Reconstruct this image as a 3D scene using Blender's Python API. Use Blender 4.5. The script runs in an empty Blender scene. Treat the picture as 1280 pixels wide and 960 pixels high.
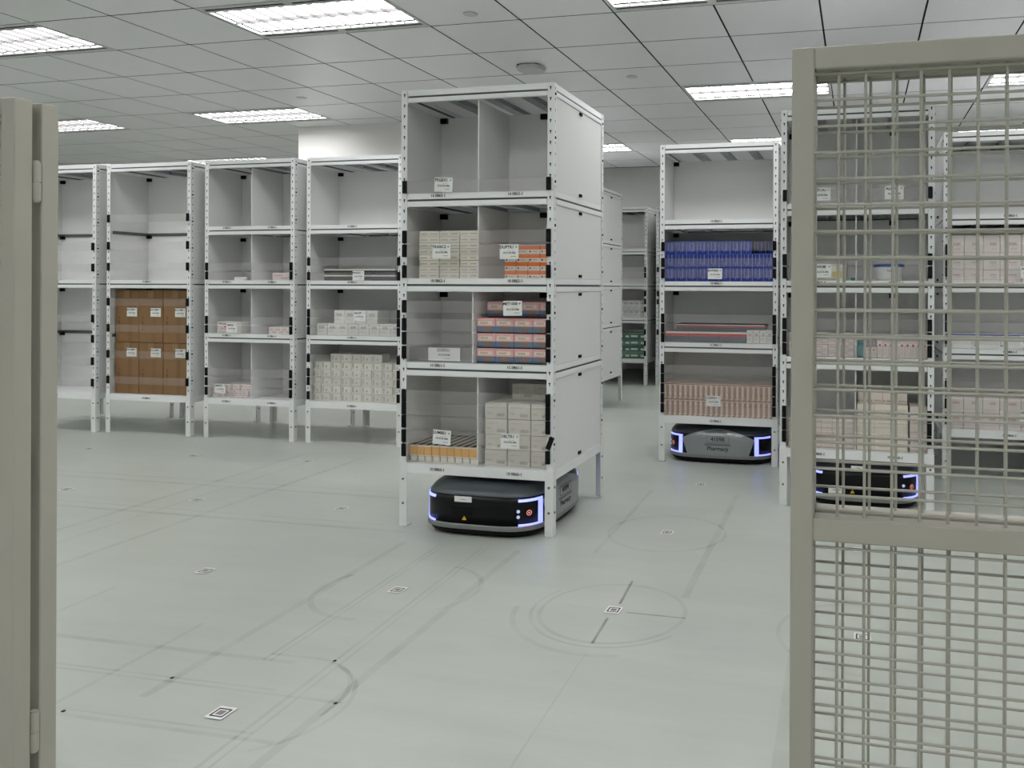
import bpy, bmesh, math, random
from mathutils import Vector, Matrix
random.seed(7)
S = bpy.context.scene
COL = S.collection

# ------------------------------------------------------------------ camera
YAW, ROLL, CAMH = math.radians(13.063), math.radians(0.224), 1.1416
FPX, CX, CY = 1010.89, 839.9, 358.48          # of a 1280 x 960 frame
cd = bpy.data.cameras.new('camera'); cam = bpy.data.objects.new('camera', cd); COL.objects.link(cam)
cd.sensor_width = 36.0; cd.lens = FPX / 1280 * 36
cd.shift_x = -(CX - 640) / 1280; cd.shift_y = -(480 - CY) / 1280
cd.clip_start = 0.05; cd.clip_end = 60
fw = Vector((-math.sin(YAW), math.cos(YAW), 0)); rt = Vector((math.cos(YAW), math.sin(YAW), 0)); up = Vector((0, 0, 1))
r2 = rt * math.cos(ROLL) + up * math.sin(ROLL); u2 = up * math.cos(ROLL) - rt * math.sin(ROLL)
m = Matrix((r2, u2, -fw)).transposed().to_4x4(); m.translation = (0, 0, CAMH)
cam.matrix_world = m
S.camera = cam

# ------------------------------------------------------------------ world, exposure
LIGHT = 13.5
w = bpy.data.worlds.new('world'); S.world = w; w.use_nodes = True
w.node_tree.nodes['Background'].inputs[0].default_value = (0.6, 0.65, 0.66, 1)
w.node_tree.nodes['Background'].inputs[1].default_value = 0.05
S.view_settings.view_transform = 'Standard'; S.view_settings.look = 'None'
S.view_settings.gamma = 1; S.view_settings.use_curve_mapping = False
S.view_settings.exposure = 0.0

# ------------------------------------------------------------------ materials
MATS = {}
def lin(c):
    return tuple(((v / 255) / 12.92 if v / 255 <= 0.04045 else ((v / 255 + 0.055) / 1.055) ** 2.4) for v in c)
def mat(name, rgb, rough=0.5, metal=0.0, noise=0.0, nscale=20.0, spec=0.5, coat=0.0, bump=0.0):
    if name in MATS: return MATS[name]
    M = bpy.data.materials.new(name); M.use_nodes = True; nt = M.node_tree; b = nt.nodes['Principled BSDF']
    c = lin(rgb)
    b.inputs['Base Color'].default_value = (*c, 1); b.inputs['Roughness'].default_value = rough
    b.inputs['Metallic'].default_value = metal; b.inputs['Specular IOR Level'].default_value = spec
    b.inputs['Coat Weight'].default_value = coat
    if noise or bump:
        tc = nt.nodes.new('ShaderNodeTexCoord'); n = nt.nodes.new('ShaderNodeTexNoise')
        n.inputs['Scale'].default_value = nscale; n.inputs['Detail'].default_value = 4
        nt.links.new(tc.outputs['Object'], n.inputs['Vector'])
        if noise:
            r = nt.nodes.new('ShaderNodeValToRGB')
            r.color_ramp.elements[0].position = .3; r.color_ramp.elements[1].position = .7
            r.color_ramp.elements[0].color = (*[v * (1 - noise) for v in c], 1)
            r.color_ramp.elements[1].color = (*[min(1, v * (1 + noise)) for v in c], 1)
            nt.links.new(n.outputs['Fac'], r.inputs['Fac']); nt.links.new(r.outputs['Color'], b.inputs['Base Color'])
        if bump:
            bp = nt.nodes.new('ShaderNodeBump'); bp.inputs['Strength'].default_value = bump; bp.inputs['Distance'].default_value = .002
            nt.links.new(n.outputs['Fac'], bp.inputs['Height']); nt.links.new(bp.outputs['Normal'], b.inputs['Normal'])
    MATS[name] = M; return M
def emit(name, rgb, s):
    M = bpy.data.materials.new(name); M.use_nodes = True; nt = M.node_tree
    b = nt.nodes['Principled BSDF']; b.inputs['Base Color'].default_value = (.6, .6, .6, 1)
    b.inputs['Emission Color'].default_value = (*rgb, 1); b.inputs['Emission Strength'].default_value = s
    MATS[name] = M; return M
def printed(name, rgb, bands=(), marks=(), rough=.55, jitter=.06):
    """carton board with printing: bands (z0,z1,rgb) all round, marks (x0,x1,z0,z1,rgb,texty) on the front"""
    M = bpy.data.materials.new(name); M.use_nodes = True; nt = M.node_tree; N = nt.nodes; Lk = nt.links
    b = N['Principled BSDF']; b.inputs['Roughness'].default_value = rough
    tc = N.new('ShaderNodeTexCoord'); sp = N.new('ShaderNodeSeparateXYZ'); Lk.new(tc.outputs['Generated'], sp.inputs[0])
    oi = N.new('ShaderNodeObjectInfo'); ge = N.new('ShaderNodeNewGeometry'); gs = N.new('ShaderNodeSeparateXYZ')
    Lk.new(ge.outputs['Normal'], gs.inputs[0])
    def ma(op, a, bb, clamp=False):
        n = N.new('ShaderNodeMath'); n.operation = op; n.use_clamp = clamp
        for i, v in enumerate((a, bb)):
            if isinstance(v, (int, float)): n.inputs[i].default_value = v
            else: Lk.new(v, n.inputs[i])
        return n.outputs[0]
    def win(v, lo, hi): return ma('MULTIPLY', ma('GREATER_THAN', v, lo), ma('LESS_THAN', v, hi))
    def mix(f, a, bb):
        n = N.new('ShaderNodeMix'); n.data_type = 'RGBA'; Lk.new(f, n.inputs['Factor'])
        for k, v in (('A', a), ('B', bb)):
            s_ = [i for i in n.inputs if i.name == k and i.type == 'RGBA'][0]
            if isinstance(v, tuple): s_.default_value = (*v, 1)
            else: Lk.new(v, s_)
        return [o for o in n.outputs if o.type == 'RGBA'][0]
    X, Y, Z = sp.outputs; NY = gs.outputs[1]; front = ma('LESS_THAN', NY, -.5)
    nz = gs.outputs[2]; side = ma('LESS_THAN', nz, .5)
    c = lin(rgb)
    # every box a shade of its own
    rr = ma('MULTIPLY', oi.outputs['Random'], 1.0)
    col = mix(rr, tuple(v * (1 - jitter) for v in c), tuple(min(1, v * (1 + jitter)) for v in c))
    for z0, z1, cc in bands:
        col = mix(ma('MULTIPLY', win(Z, z0, z1), side), col, lin(cc))
    if marks:
        no = N.new('ShaderNodeTexNoise'); no.inputs['Scale'].default_value = 1; no.inputs['Detail'].default_value = 0
        mp = N.new('ShaderNodeMapping'); mp.inputs['Scale'].default_value = (38, 1, 22); Lk.new(tc.outputs['Generated'], mp.inputs[0]); Lk.new(mp.outputs[0], no.inputs['Vector'])
        tx = ma('GREATER_THAN', no.outputs['Fac'], .5)
        for x0, x1, z0, z1, cc, texty in marks:
            f_ = ma('MULTIPLY', ma('MULTIPLY', win(X, x0, x1), win(Z, z0, z1)), front)
            if texty: f_ = ma('MULTIPLY', f_, tx)
            col = mix(f_, col, lin(cc))
    Lk.new(col, b.inputs['Base Color']); MATS[name] = M; return M

WHITE = mat('white_powder_coat', (226, 228, 229), .42, noise=.02, nscale=3)
RAIL = mat('white_rail_coat', (230, 232, 232), .36)
PANEL = mat('white_panel_board', (222, 222, 221), .5, noise=.015, nscale=2)
LEGM = mat('pale_leg_coat', (224, 226, 224), .45)
HOLE = mat('dark_slot', (30, 31, 33), .8, spec=.2)
BLACK = mat('black_clip_plastic', (8, 9, 11), .5, spec=.2)
STEEL = mat('bolt_steel', (120, 122, 120), .4, .7)
JOINT_SHADE = mat('grey_joint_and_groove_shade', (84, 86, 88), .6)
RIBM = mat('galvanised_rib', (150, 156, 158), .35, .55)
CARD = mat('white_card', (226, 228, 226), .5)
INK = mat('black_print', (30, 30, 32), .7)
INKR = mat('grey_print', (92, 84, 84), .7)
GATE = mat('beige_gate_paint', (168, 165, 154), .45, noise=.02, nscale=4)
WIREM = mat('beige_wire_paint', (170, 168, 158), .42)
ACR = None
def clear_mat(name, fac, rgb):
    M = bpy.data.materials.new(name); M.use_nodes = True; nt = M.node_tree; N = nt.nodes; N.remove(N['Principled BSDF'])
    t = N.new('ShaderNodeBsdfTransparent'); t.inputs[0].default_value = (.985, .985, .985, 1)
    d = N.new('ShaderNodeBsdfDiffuse'); d.inputs[0].default_value = (*lin(rgb), 1)
    tr = N.new('ShaderNodeBsdfTranslucent'); tr.inputs[0].default_value = (*lin(rgb), 1)
    g = N.new('ShaderNodeBsdfGlossy'); g.inputs['Roughness'].default_value = .2
    h = N.new('ShaderNodeMixShader'); h.inputs[0].default_value = .4; a = N.new('ShaderNodeMixShader'); a.inputs[0].default_value = fac; Lk = nt.links
    Lk.new(d.outputs[0], h.inputs[1]); Lk.new(tr.outputs[0], h.inputs[2]); Lk.new(t.outputs[0], a.inputs[1]); Lk.new(h.outputs[0], a.inputs[2])
    b = N.new('ShaderNodeMixShader'); b.inputs[0].default_value = .02; Lk.new(a.outputs[0], b.inputs[1]); Lk.new(g.outputs[0], b.inputs[2])
    Lk.new(b.outputs[0], N['Material Output'].inputs[0]); MATS[name] = M; return M
STRIP = clear_mat('clear_strip_plastic', .075, (238, 232, 230))
ACRYL = clear_mat('clear_acrylic', .12, (235, 235, 233))
LAMP = emit('lamp_diffuser', (1.0, 1.0, 1.0), LIGHT)
LED = emit('blue_led', (.21, .25, 1.0), 1.6)
LEDW = emit('white_blue_led', (.4, .45, 1.0), .6)
LEDR = emit('red_led', (1.0, .12, .1), .8)

# ------------------------------------------------------------------ helpers
def link(name, me, parent=None, loc=(0, 0, 0), rot=None):
    o = bpy.data.objects.new(name, me); COL.objects.link(o)
    o.location = loc
    if rot: o.rotation_euler = rot
    if parent: o.parent = parent
    return o
def tag(o, label=None, cat=None, group=None, kind=None):
    if label: o['label'] = label
    if cat: o['category'] = cat
    if group: o['group'] = group
    if kind: o['kind'] = kind
    return o
def thing(name, label, cat, loc, rz=0, group=None):
    o = link(name, None, None, loc, (0, 0, rz)); o.empty_display_size = .1
    return tag(o, label, cat, group)
def addbox(bm, x0, x1, y0, y1, z0, z1, mi=0):
    v = [bm.verts.new(p) for p in ((x0, y0, z0), (x1, y0, z0), (x1, y1, z0), (x0, y1, z0), (x0, y0, z1), (x1, y0, z1), (x1, y1, z1), (x0, y1, z1))]
    fs = []
    for q in ((3, 2, 1, 0), (4, 5, 6, 7), (0, 1, 5, 4), (1, 2, 6, 5), (2, 3, 7, 6), (3, 0, 4, 7)):
        f = bm.faces.new([v[i] for i in q]); f.material_index = mi; fs.append(f)
    return v
def addcyl(bm, c, axis, r, h, n=12, r2=None):
    a = Vector(axis).normalized(); t = a.orthogonal().normalized(); s = a.cross(t); c = Vector(c); r2 = r if r2 is None else r2
    A = [bm.verts.new(c + (t * math.cos(2 * math.pi * i / n) + s * math.sin(2 * math.pi * i / n)) * r) for i in range(n)]
    B = [bm.verts.new(c + a * h + (t * math.cos(2 * math.pi * i / n) + s * math.sin(2 * math.pi * i / n)) * r2) for i in range(n)]
    for i in range(n): bm.faces.new((A[i], A[(i + 1) % n], B[(i + 1) % n], B[i]))
    bm.faces.new(A[::-1]); bm.faces.new(B)
def mesh(name, bm, *mats, smooth=False):
    bm.normal_update(); bmesh.ops.recalc_face_normals(bm, faces=bm.faces)
    me = bpy.data.meshes.new(name); bm.to_mesh(me); bm.free()
    for m_ in mats: me.materials.append(m_)
    if smooth:
        for p in me.polygons: p.use_smooth = True
    return me
CACHE = {}
def boxmesh(dx, dy, dz, mt, bev=.0015, name='box'):
    """box centred in x, front at y=0, bottom at z=0"""
    k = ('b', round(dx, 4), round(dy, 4), round(dz, 4), mt.name, bev)
    if k not in CACHE:
        bm = bmesh.new(); addbox(bm, -dx / 2, dx / 2, 0, dy, 0, dz)
        if bev: bmesh.ops.bevel(bm, geom=bm.edges[:], offset=bev, segments=1, affect='EDGES')
        CACHE[k] = mesh(name, bm, mt)
    return CACHE[k]
def cached(key, fn):
    if key not in CACHE: CACHE[key] = fn()
    return CACHE[key]
def textmesh(s, size, mt, ext=0.0002):
    k = ('t', s, round(size, 4), mt.name)
    if k not in CACHE:
        cu = bpy.data.curves.new('txt', 'FONT'); cu.body = s; cu.size = size; cu.align_x = 'CENTER'; cu.align_y = 'CENTER'
        cu.extrude = ext; cu.resolution_u = 2; cu.offset = size * .028
        o = bpy.data.objects.new('txt', cu); COL.objects.link(o)
        me = bpy.data.meshes.new_from_object(o); bpy.data.objects.remove(o); bpy.data.curves.remove(cu)
        me.materials.clear(); me.materials.append(mt); me.name = 'print'
        CACHE[k] = me
    return CACHE[k]
FRONT = (math.pi / 2, 0, 0)
def card(parent, x, z, y, wd, ht, lines, tilt=0.0, name='label_card', base=CARD):
    """white card facing the front (-y) with printed lines as its children"""
    c = link(name, boxmesh(wd, .0008, ht, base, 0), parent, (x, y, z), (0, tilt, 0))
    for s, size, lx, lz, mt in lines:
        link('print', textmesh(s, size, mt), c, (lx * wd, -.0004, ht * lz), FRONT)
    return c
def code_lines(code, k=1.0):
    return [(code, .019 * k, -.12, .80, INK), ('+', .016 * k, .38, .80, INK), ('.....  .....', .009 * k, .08, .60, INKR),
            ('1E-0130-086', .0125 * k, 0, .42, INKR), ('-------', .012 * k, .22, .20, INKR)]

# ------------------------------------------------------------------ setting
HC = 2.770; TX0, TY0, T = -5.029, 4.002, .6
XL, XR, YB, YF = -12.8, 5.2, 10.84, -4.2

def floor_mat():
    M = bpy.data.materials.new('grey_epoxy_floor'); M.use_nodes = True; nt = M.node_tree; N = nt.nodes; Lk = nt.links
    b = N['Principled BSDF']; tc = N.new('ShaderNodeTexCoord')
    n1 = N.new('ShaderNodeTexNoise'); n1.inputs['Scale'].default_value = .9; n1.inputs['Detail'].default_value = 6
    mp = N.new('ShaderNodeMapping'); mp.inputs['Scale'].default_value = (.5, 3.0, 1); Lk.new(tc.outputs['Object'], mp.inputs[0])
    n2 = N.new('ShaderNodeTexNoise'); n2.inputs['Scale'].default_value = 2.2; n2.inputs['Detail'].default_value = 8; n2.inputs['Roughness'].default_value = .7
    Lk.new(tc.outputs['Object'], n1.inputs['Vector']); Lk.new(mp.outputs[0], n2.inputs['Vector'])
    ad = N.new('ShaderNodeMath'); ad.operation = 'ADD'; Lk.new(n1.outputs['Fac'], ad.inputs[0]); Lk.new(n2.outputs['Fac'], ad.inputs[1])
    r = N.new('ShaderNodeValToRGB'); e = r.color_ramp.elements
    hf = N.new('ShaderNodeMath'); hf.operation = 'MULTIPLY'; hf.inputs[1].default_value = .5; Lk.new(ad.outputs[0], hf.inputs[0])
    e[0].position = .36; e[1].position = .64
    e[0].color = (*lin((170, 176, 169)), 1); e[1].color = (*lin((184, 189, 181)), 1)
    Lk.new(hf.outputs[0], r.inputs[0]); Lk.new(r.outputs[0], b.inputs['Base Color'])
    rr = N.new('ShaderNodeMapRange'); rr.inputs['To Min'].default_value = .26; rr.inputs['To Max'].default_value = .36
    Lk.new(n2.outputs['Fac'], rr.inputs['Value']); Lk.new(rr.outputs[0], b.inputs['Roughness'])
    b.inputs['Specular IOR Level'].default_value = .5
    return M
bm = bmesh.new(); addbox(bm, XL, XR, YF, YB, -.08, 0)
floor = tag(link('floor', mesh('floor', bm, floor_mat())), 'glossy grey-green epoxy floor with tyre marks and square stickers', None, None, 'structure')

def mark_mat(name, rgb, a):
    M = bpy.data.materials.new(name); M.use_nodes = True; nt = M.node_tree; b = nt.nodes['Principled BSDF']
    b.inputs['Base Color'].default_value = (*lin(rgb), 1); b.inputs['Roughness'].default_value = .4
    tc = nt.nodes.new('ShaderNodeTexCoord'); n = nt.nodes.new('ShaderNodeTexNoise'); n.inputs['Scale'].default_value = 7; n.inputs['Detail'].default_value = 5
    nt.links.new(tc.outputs['Object'], n.inputs['Vector'])
    mr = nt.nodes.new('ShaderNodeMapRange'); mr.inputs['From Min'].default_value = .35; mr.inputs['From Max'].default_value = .65
    mr.inputs['To Min'].default_value = a * .35; mr.inputs['To Max'].default_value = a
    nt.links.new(n.outputs['Fac'], mr.inputs['Value']); nt.links.new(mr.outputs[0], b.inputs['Alpha'])
    return M
TYRE = mark_mat('faint_tyre_rubber', (104, 110, 104), .105)
SKID = mark_mat('dark_tyre_rubber', (74, 78, 76), .42)
mk = [0]
def track(pts, wd, mt):
    mk[0] += 1; z = .0004 + .00003 * mk[0]
    bm = bmesh.new(); prev = None
    for i, p in enumerate(pts):
        a = Vector(pts[max(0, i - 1)]); b_ = Vector(pts[min(len(pts) - 1, i + 1)]); d = (b_ - a).normalized(); n = Vector((-d.y, d.x))
        q = [bm.verts.new((*(Vector(p) + n * wd / 2), z)), bm.verts.new((*(Vector(p) - n * wd / 2), z))]
        if prev: bm.faces.new((prev[0], prev[1], q[1], q[0]))
        prev = q
    link('tyre_mark', mesh('tyre_mark', bm, mt), floor)
def arc(cx, cy, r, a0, a1, n=28): return [(cx + r * math.cos(math.radians(a0 + (a1 - a0) * i / n)), cy + r * math.sin(math.radians(a0 + (a1 - a0) * i / n))) for i in range(n + 1)]
def seg(x0, y0, x1, y1, n=8): return [(x0 + (x1 - x0) * i / n, y0 + (y1 - y0) * i / n) for i in range(n + 1)]
track(seg(-1.97, 3.25, -1.93, 1.85), .03, TYRE); track(seg(-1.80, 3.26, -1.765, 2.12), .012, TYRE); track(seg(-1.775, 3.26, -1.74, 2.12), .008, TYRE)
track(seg(-1.60, 3.27, -1.52, 1.55), .012, TYRE); track(seg(-1.575, 3.27, -1.49, 1.55), .008, TYRE)
track(seg(-1.43, 3.25, -1.39, 1.62), .03, TYRE)
for y, a, b_, wd in ((1.93, -2.6, -1.37, .012), (1.95, -2.6, -1.6, .01), (2.105, -3.0, -1.66, .022), (1.72, -2.3, -1.42, .016), (1.745, -2.3, -1.5, .008), (3.35, -4.6, -2.05, .03), (3.88, -5.0, -2.35, .03), (3.98, -5.0, -2.5, .016), (3.43, -4.6, -2.2, .014)):
    track(seg(a, y, b_, y + .02), wd, TYRE)
for x, a, b_, wd in ((-3.62, 2.7, 4.75, .03), (-3.17, 2.5, 4.75, .03), (-3.45, 2.8, 4.7, .014), (-2.7, 1.7, 2.5, .014), (-.62, 2.9, 4.4, .03), (-1.1, 3.3, 4.4, .02), (-.18, 1.9, 3.6, .04), (-2.12, 1.5, 2.3, .018)):
    track(seg(x, a, x - .03, b_), wd, TYRE)
track(seg(-1.77, 2.16, -1.62, 2.165) + arc(-1.62, 1.93, .235, 90, 0) + seg(-1.385, 1.93, -1.385, 1.88), .014, TYRE)
track(arc(-1.60, 1.90, .25, 70, -55), .014, TYRE)
track(arc(-1.72, 2.70, .255, 150, 280), .022, TYRE); track(arc(-1.64, 2.75, .255, -40, 80), .02, TYRE)
track(arc(-.84, 2.72, .255, 0, 360, 60), .016, TYRE); track(arc(-.84, 2.72, .285, 150, 330, 40), .012, TYRE); track(arc(-.84, 2.72, .345, 185, 290, 30), .02, TYRE)
track(arc(-.865, 3.65, .27, 0, 360, 60), .016, TYRE); track(arc(.01, 2.71, .27, 90, 270, 40), .016, TYRE); track(arc(-1.70, 1.83, .40, 195, 260, 20), .02, TYRE)
track(seg(-.853, 3.02, -.835, 2.79), .010, SKID); track(seg(-.84, 2.66, -.828, 2.46), .010, SKID); track(seg(-.79, 2.722, -.58, 2.722), .008, SKID); track(seg(-1.02, 2.735, -.9, 2.73), .006, TYRE)
track(seg(-.825, 2.4, -.80, 1.75), .006, TYRE)
for x, y in ((-1.94, 1.96), (-1.55, 2.165), (-1.39, 1.945), (-2.07, 1.74), (-.42, 1.66)):
    bm = bmesh.new(); addcyl(bm, (x, y, .0003), (0, 0, 1), .0055, .0008, 8); link('scuff_spot', mesh('scuff_spot', bm, HOLE), floor)

# floor stickers (a framed square target on white)
FRAME = mat('sticker_black', (28, 24, 26), .6); GREYP = mat('sticker_grey_centre', (128, 122, 124), .6)
def sticker_parts():
    b1 = bmesh.new(); addbox(b1, -.027, .027, -.03, .03, 0, .0006)
    b2 = bmesh.new()
    for a in ((-.0205, .0205, -.0205, -.0155), (-.0205, .0205, .0155, .0205), (-.0205, -.0155, -.0155, .0155), (.0155, .0205, -.0155, .0155)): addbox(b2, *a, .0006, .0008)
    b3 = bmesh.new(); addbox(b3, -.0105, .0105, -.0105, .0105, .0006, .0008)
    return mesh('sheet', b1, CARD), mesh('black_frame', b2, FRAME), mesh('grey_patch', b3, GREYP)
SP = sticker_parts()
for x, y in ((-1.653, 1.828), (-2.536, 2.722), (-1.682, 2.72), (-.84, 2.731), (-.865, 3.651), (-.888, 4.582), (.006, 3.606), (.013, 2.71), (-2.575, 3.646), (-3.422, 3.612), (-3.48, 4.569), (-4.294, 3.622), (-4.329, 4.534), (-2.62, 4.57), (-5.2, 4.55)):
    t = thing('floor_marker', 'small white floor sticker printed with a black square frame', 'sticker', (x, y, .0022), 0, 'guide stickers on the floor grid')
    for n_, me in zip(('sheet', 'black_frame', 'grey_patch'), SP): link(n_, me, t)

# walls
WALLM = mat('matt_wall_paint', (214, 214, 211), .8, noise=.01, nscale=2)
COLM = mat('white_wall_paint', (236, 234, 231), .7)
def slab(name, a, mt, label):
    bm = bmesh.new(); addbox(bm, *a); return tag(link(name, mesh(name, bm, mt)), label, None, None, 'structure')
slab('wall_back', (XL, XR, YB, YB + .12, 0, HC + .3), WALLM, 'plain grey back wall beyond the racks')
slab('wall_left', (XL - .12, XL, YF, YB, 0, HC + .3), WALLM, 'plain grey side wall')
slab('wall_right', (XR, XR + .12, YF, YB, 0, HC + .3), WALLM, 'plain grey side wall')
slab('wall_front', (XL, XR, YF - .12, YF, 0, HC + .3), WALLM, 'plain grey wall behind the gate')
slab('wall_pillar', (-5.64, -4.15, 7.25, 7.95, 0, HC + .004), COLM, 'bright white pillar wall rising behind the racks')

# ceiling: plenum, one tile per panel, lights in the grid
PLEN_SHADE = mat('dark_void_and_joint_shade', (46, 47, 47), .9)
TILE = mat('metal_ceiling_tile', (226, 226, 227), .34, .0, noise=.012, nscale=1.5)
bm = bmesh.new(); addbox(bm, XL, XR, YF, YB, HC + .03, HC + .1)
ceiling = tag(link('ceiling', mesh('ceiling', bm, PLEN_SHADE)), 'grey panelled ceiling with dark joints and recessed lights', None, None, 'structure')
LIGHTS = [(-1.429 + 2.4 * k, 4.002 + 2.4 * j) for k in range(-4, 3) for j in range(-3, 3)]
lit = set()
for lx, ly in LIGHTS:
    i = round((lx - TX0) / T); j = round((ly - TY0) / T); lit.add((i, j)); lit.add((i + 1, j))
def proj(p):
    d = Vector(p) - Vector((0, 0, CAMH)); z = d.dot(fw)
    return (CX + FPX * d.dot(r2) / z, CY - FPX * d.dot(u2) / z, z)
gx, gy = .0055, .0055
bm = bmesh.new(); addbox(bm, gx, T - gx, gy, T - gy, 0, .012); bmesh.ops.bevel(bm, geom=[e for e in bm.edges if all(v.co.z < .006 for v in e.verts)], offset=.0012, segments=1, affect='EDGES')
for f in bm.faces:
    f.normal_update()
    if abs(f.normal.z) < .3: f.material_index = 1  # side faces coloured dark to stand for shade in the joints
tileme = mesh('ceiling_tile', bm, TILE, PLEN_SHADE)
tiles = []
for i in range(-13, 18):
    for j in range(-14, 12):
        if (i, j) in lit: continue
        x, y = TX0 + i * T, TY0 + j * T
        if x < XL - .02 or x + T > XR + .25 or y < YF - .1 or y + T > YB + .3: continue
        if x > -5.65 and x + T < -4.1 and y > 7.2 and y + T < 7.98: continue
        d = fw.dot(Vector((x + .3, y + .3, 0))); size = 0
        if d > .5:
            px, py, _ = proj((x + .3, y + .3, HC))
            if -90 < px < 1370 and -60 < py < 300: size = 1 / d
        tiles.append((size, x, y))
tiles.sort(reverse=True)
rest = bmesh.new()
for n_, (sz, x, y) in enumerate(tiles):
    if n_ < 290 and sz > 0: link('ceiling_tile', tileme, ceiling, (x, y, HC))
    else: addbox(rest, x + gx, min(x + T - gx, XR), y + gy, min(y + T - gy, YB), HC, HC + .012)
tag(link('ceiling_tile_field', mesh('ceiling_tile_field', rest, TILE), ceiling), None, None, None, 'stuff')

SLOT = mat('dark_air_slot', (18, 18, 19), .8); TRIM = mat('light_trim', (196, 198, 196), .45); LOUV = mat('white_louvre', (92, 90, 91), .4, spec=.2)
def light_parts():
    L, Wd = 1.2, .6
    f = bmesh.new()
    for a in ((.004, .03, .003, .597), (1.17, 1.196, .003, .597), (.03, 1.17, .003, .036), (.03, 1.17, .066, .088), (.03, 1.17, .512, .534), (.03, 1.17, .564, .597)): addbox(f, *a, 0, .012)
    for y in (.036, .534): addbox(f, .575, .625, y, y + .03, 0, .012)
    s = bmesh.new()
    addbox(s, 0, .545, 0, .03, .006, .012)
    d = bmesh.new(); addbox(d, .03, 1.17, .088, .512, .022, .027)
    l = bmesh.new(); addbox(l, .03, 1.17, .297, .303, -.001, .02)
    for k in range(1, 12):
        x = .03 + 1.14 * k / 12; addbox(l, x - .002, x + .002, .088, .512, .0, .018)
    return [('frame', mesh('frame', f, TRIM)), ('air_slot', mesh('air_slot', s, SLOT)), ('diffuser', mesh('diffuser', d, LAMP)), ('louvre', mesh('louvre', l, LOUV))]
LP = light_parts()
for lx, ly in LIGHTS:
    if ly + T > YB or lx + 1.2 > XR or lx < XL: continue
    t = thing('ceiling_light', 'lit rectangular fluorescent ceiling light with louvre and dark air slots', 'ceiling light', (lx, ly, HC), 0, 'recessed ceiling lights')
    for n_, me in LP:
        if n_ == 'air_slot':
            for x in (.03, .625):
                for y in (.036, .534): link(n_, me, t, (x, y, 0))
        else: link(n_, me, t)
# ceiling sensor and sprinkler covers
t = thing('ceiling_sensor', 'flat white square sensor box mounted on the grey ceiling', 'sensor', (-2.375, 5.60, HC))
bm = bmesh.new(); pr = [(-.1, -.05), (-.05, -.1), (.05, -.1), (.1, -.05), (.1, .05), (.05, .1), (-.05, .1), (-.1, .05)]
lo = [bm.verts.new((x * .9, y * .9, -.036)) for x, y in pr]; hi = [bm.verts.new((x, y, -.008)) for x, y in pr]
for i in range(8): bm.faces.new((lo[i], lo[(i + 1) % 8], hi[(i + 1) % 8], hi[i]))
bm.faces.new(lo[::-1]); bm.faces.new(hi); link('cover', mesh('cover', bm, mat('sensor_white', (188, 190, 188), .5)), t)
bm = bmesh.new(); addbox(bm, -.08, .08, -.08, .08, -.009, 0); link('mounting_plate', mesh('mounting_plate', bm, JOINT_SHADE), t)
for x, y in ((-1.727, 6.043), (-4.721, 6.106), (-2.273, 4.436)):
    t = thing('sprinkler_cover', 'small round white sprinkler cap in a ceiling tile', 'sprinkler', (x, y, HC), 0, 'sprinkler caps in the ceiling')
    bm = bmesh.new(); addcyl(bm, (0, 0, -.006), (0, 0, 1), .042, .004, 24); link('cap', mesh('cap', bm, TRIM), t)
    bm = bmesh.new(); addcyl(bm, (0, 0, -.002), (0, 0, 1), .036, .003, 24); link('collar', mesh('collar', bm, SLOT), t)

# ------------------------------------------------------------------ racks
RW, RD, RH = .771, .730, 2.070
DECK = [.300, .779, 1.177, 1.578]         # shelf tops, bottom to top
hw, hd = RW / 2, RD / 2
def post_mesh(sx, sy):
    bm = bmesh.new(); th = .002; fl = .031
    def b(x0, x1, y0, y1, z0, z1): addbox(bm, *sorted((sx * x0, sx * x1)), *sorted((sy * y0, sy * y1)), z0, z1)
    b(hw - fl, hw, hd - th, hd, .246, RH); b(hw - th, hw, hd - fl, hd - th, .246, RH)
    return mesh('post', bm, WHITE)
def hole_mesh(sx, sy):
    bm = bmesh.new(); z = .345
    while z < 2.05:
        # keyholes on the front flange and the side flange
        for face in (0, 1):
            s = 1.0 if face == 0 else .8
            pts = [(-.0042, .0015), (.0042, .0015), (.0042, .0075), (-.0042, .0075)]; pt2 = [(-.0022, -.0075), (.0022, -.0075), (.0022, .0015), (-.0022, .0015)]
            for P_ in (pts, pt2):
                vs = []
                for a, b in P_:
                    if face == 0: vs.append(bm.verts.new((sx * (hw - .0165) + a * s, sy * (hd + .0006), z + b * s)))
                    else: vs.append(bm.verts.new((sx * (hw + .0006), sy * (hd - .0165) + a * s, z + b * s)))
                bm.faces.new(vs)
        z += .05
    z = .42
    while z < 2.05:                            # black push rivets
        addcyl(bm, (sx * hw, sy * (hd - .0165), z), (sx, 0, 0), .0065, .003, 8); z += .2
    return mesh('slot_holes', bm, HOLE)
def leg_mesh(sx, sy):
    bm = bmesh.new(); th = .003; fl = .037; o = .0025
    def b(x0, x1, y0, y1, z0, z1): addbox(bm, *sorted((sx * x0, sx * x1)), *sorted((sy * y0, sy * y1)), z0, z1)
    b(hw - fl, hw + o, hd - th + o, hd + o, .004, .302); b(hw - th + o, hw + o, hd - fl, hd - th + o, .004, .302)
    b(hw - fl, hw, hd - fl, hd, 0, .006)
    return mesh('leg', bm, LEGM)
def bolt_mesh(sx, sy):
    bm = bmesh.new()
    for z in (.11, .225):
        addcyl(bm, (sx * (hw - .017), sy * (hd + .0025), z), (0, sy, 0), .006, .003, 8)
        addcyl(bm, (sx * (hw + .0025), sy * (hd - .017), z), (sx, 0, 0), .006, .003, 8)
    return mesh('bolts', bm, STEEL)
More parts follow.
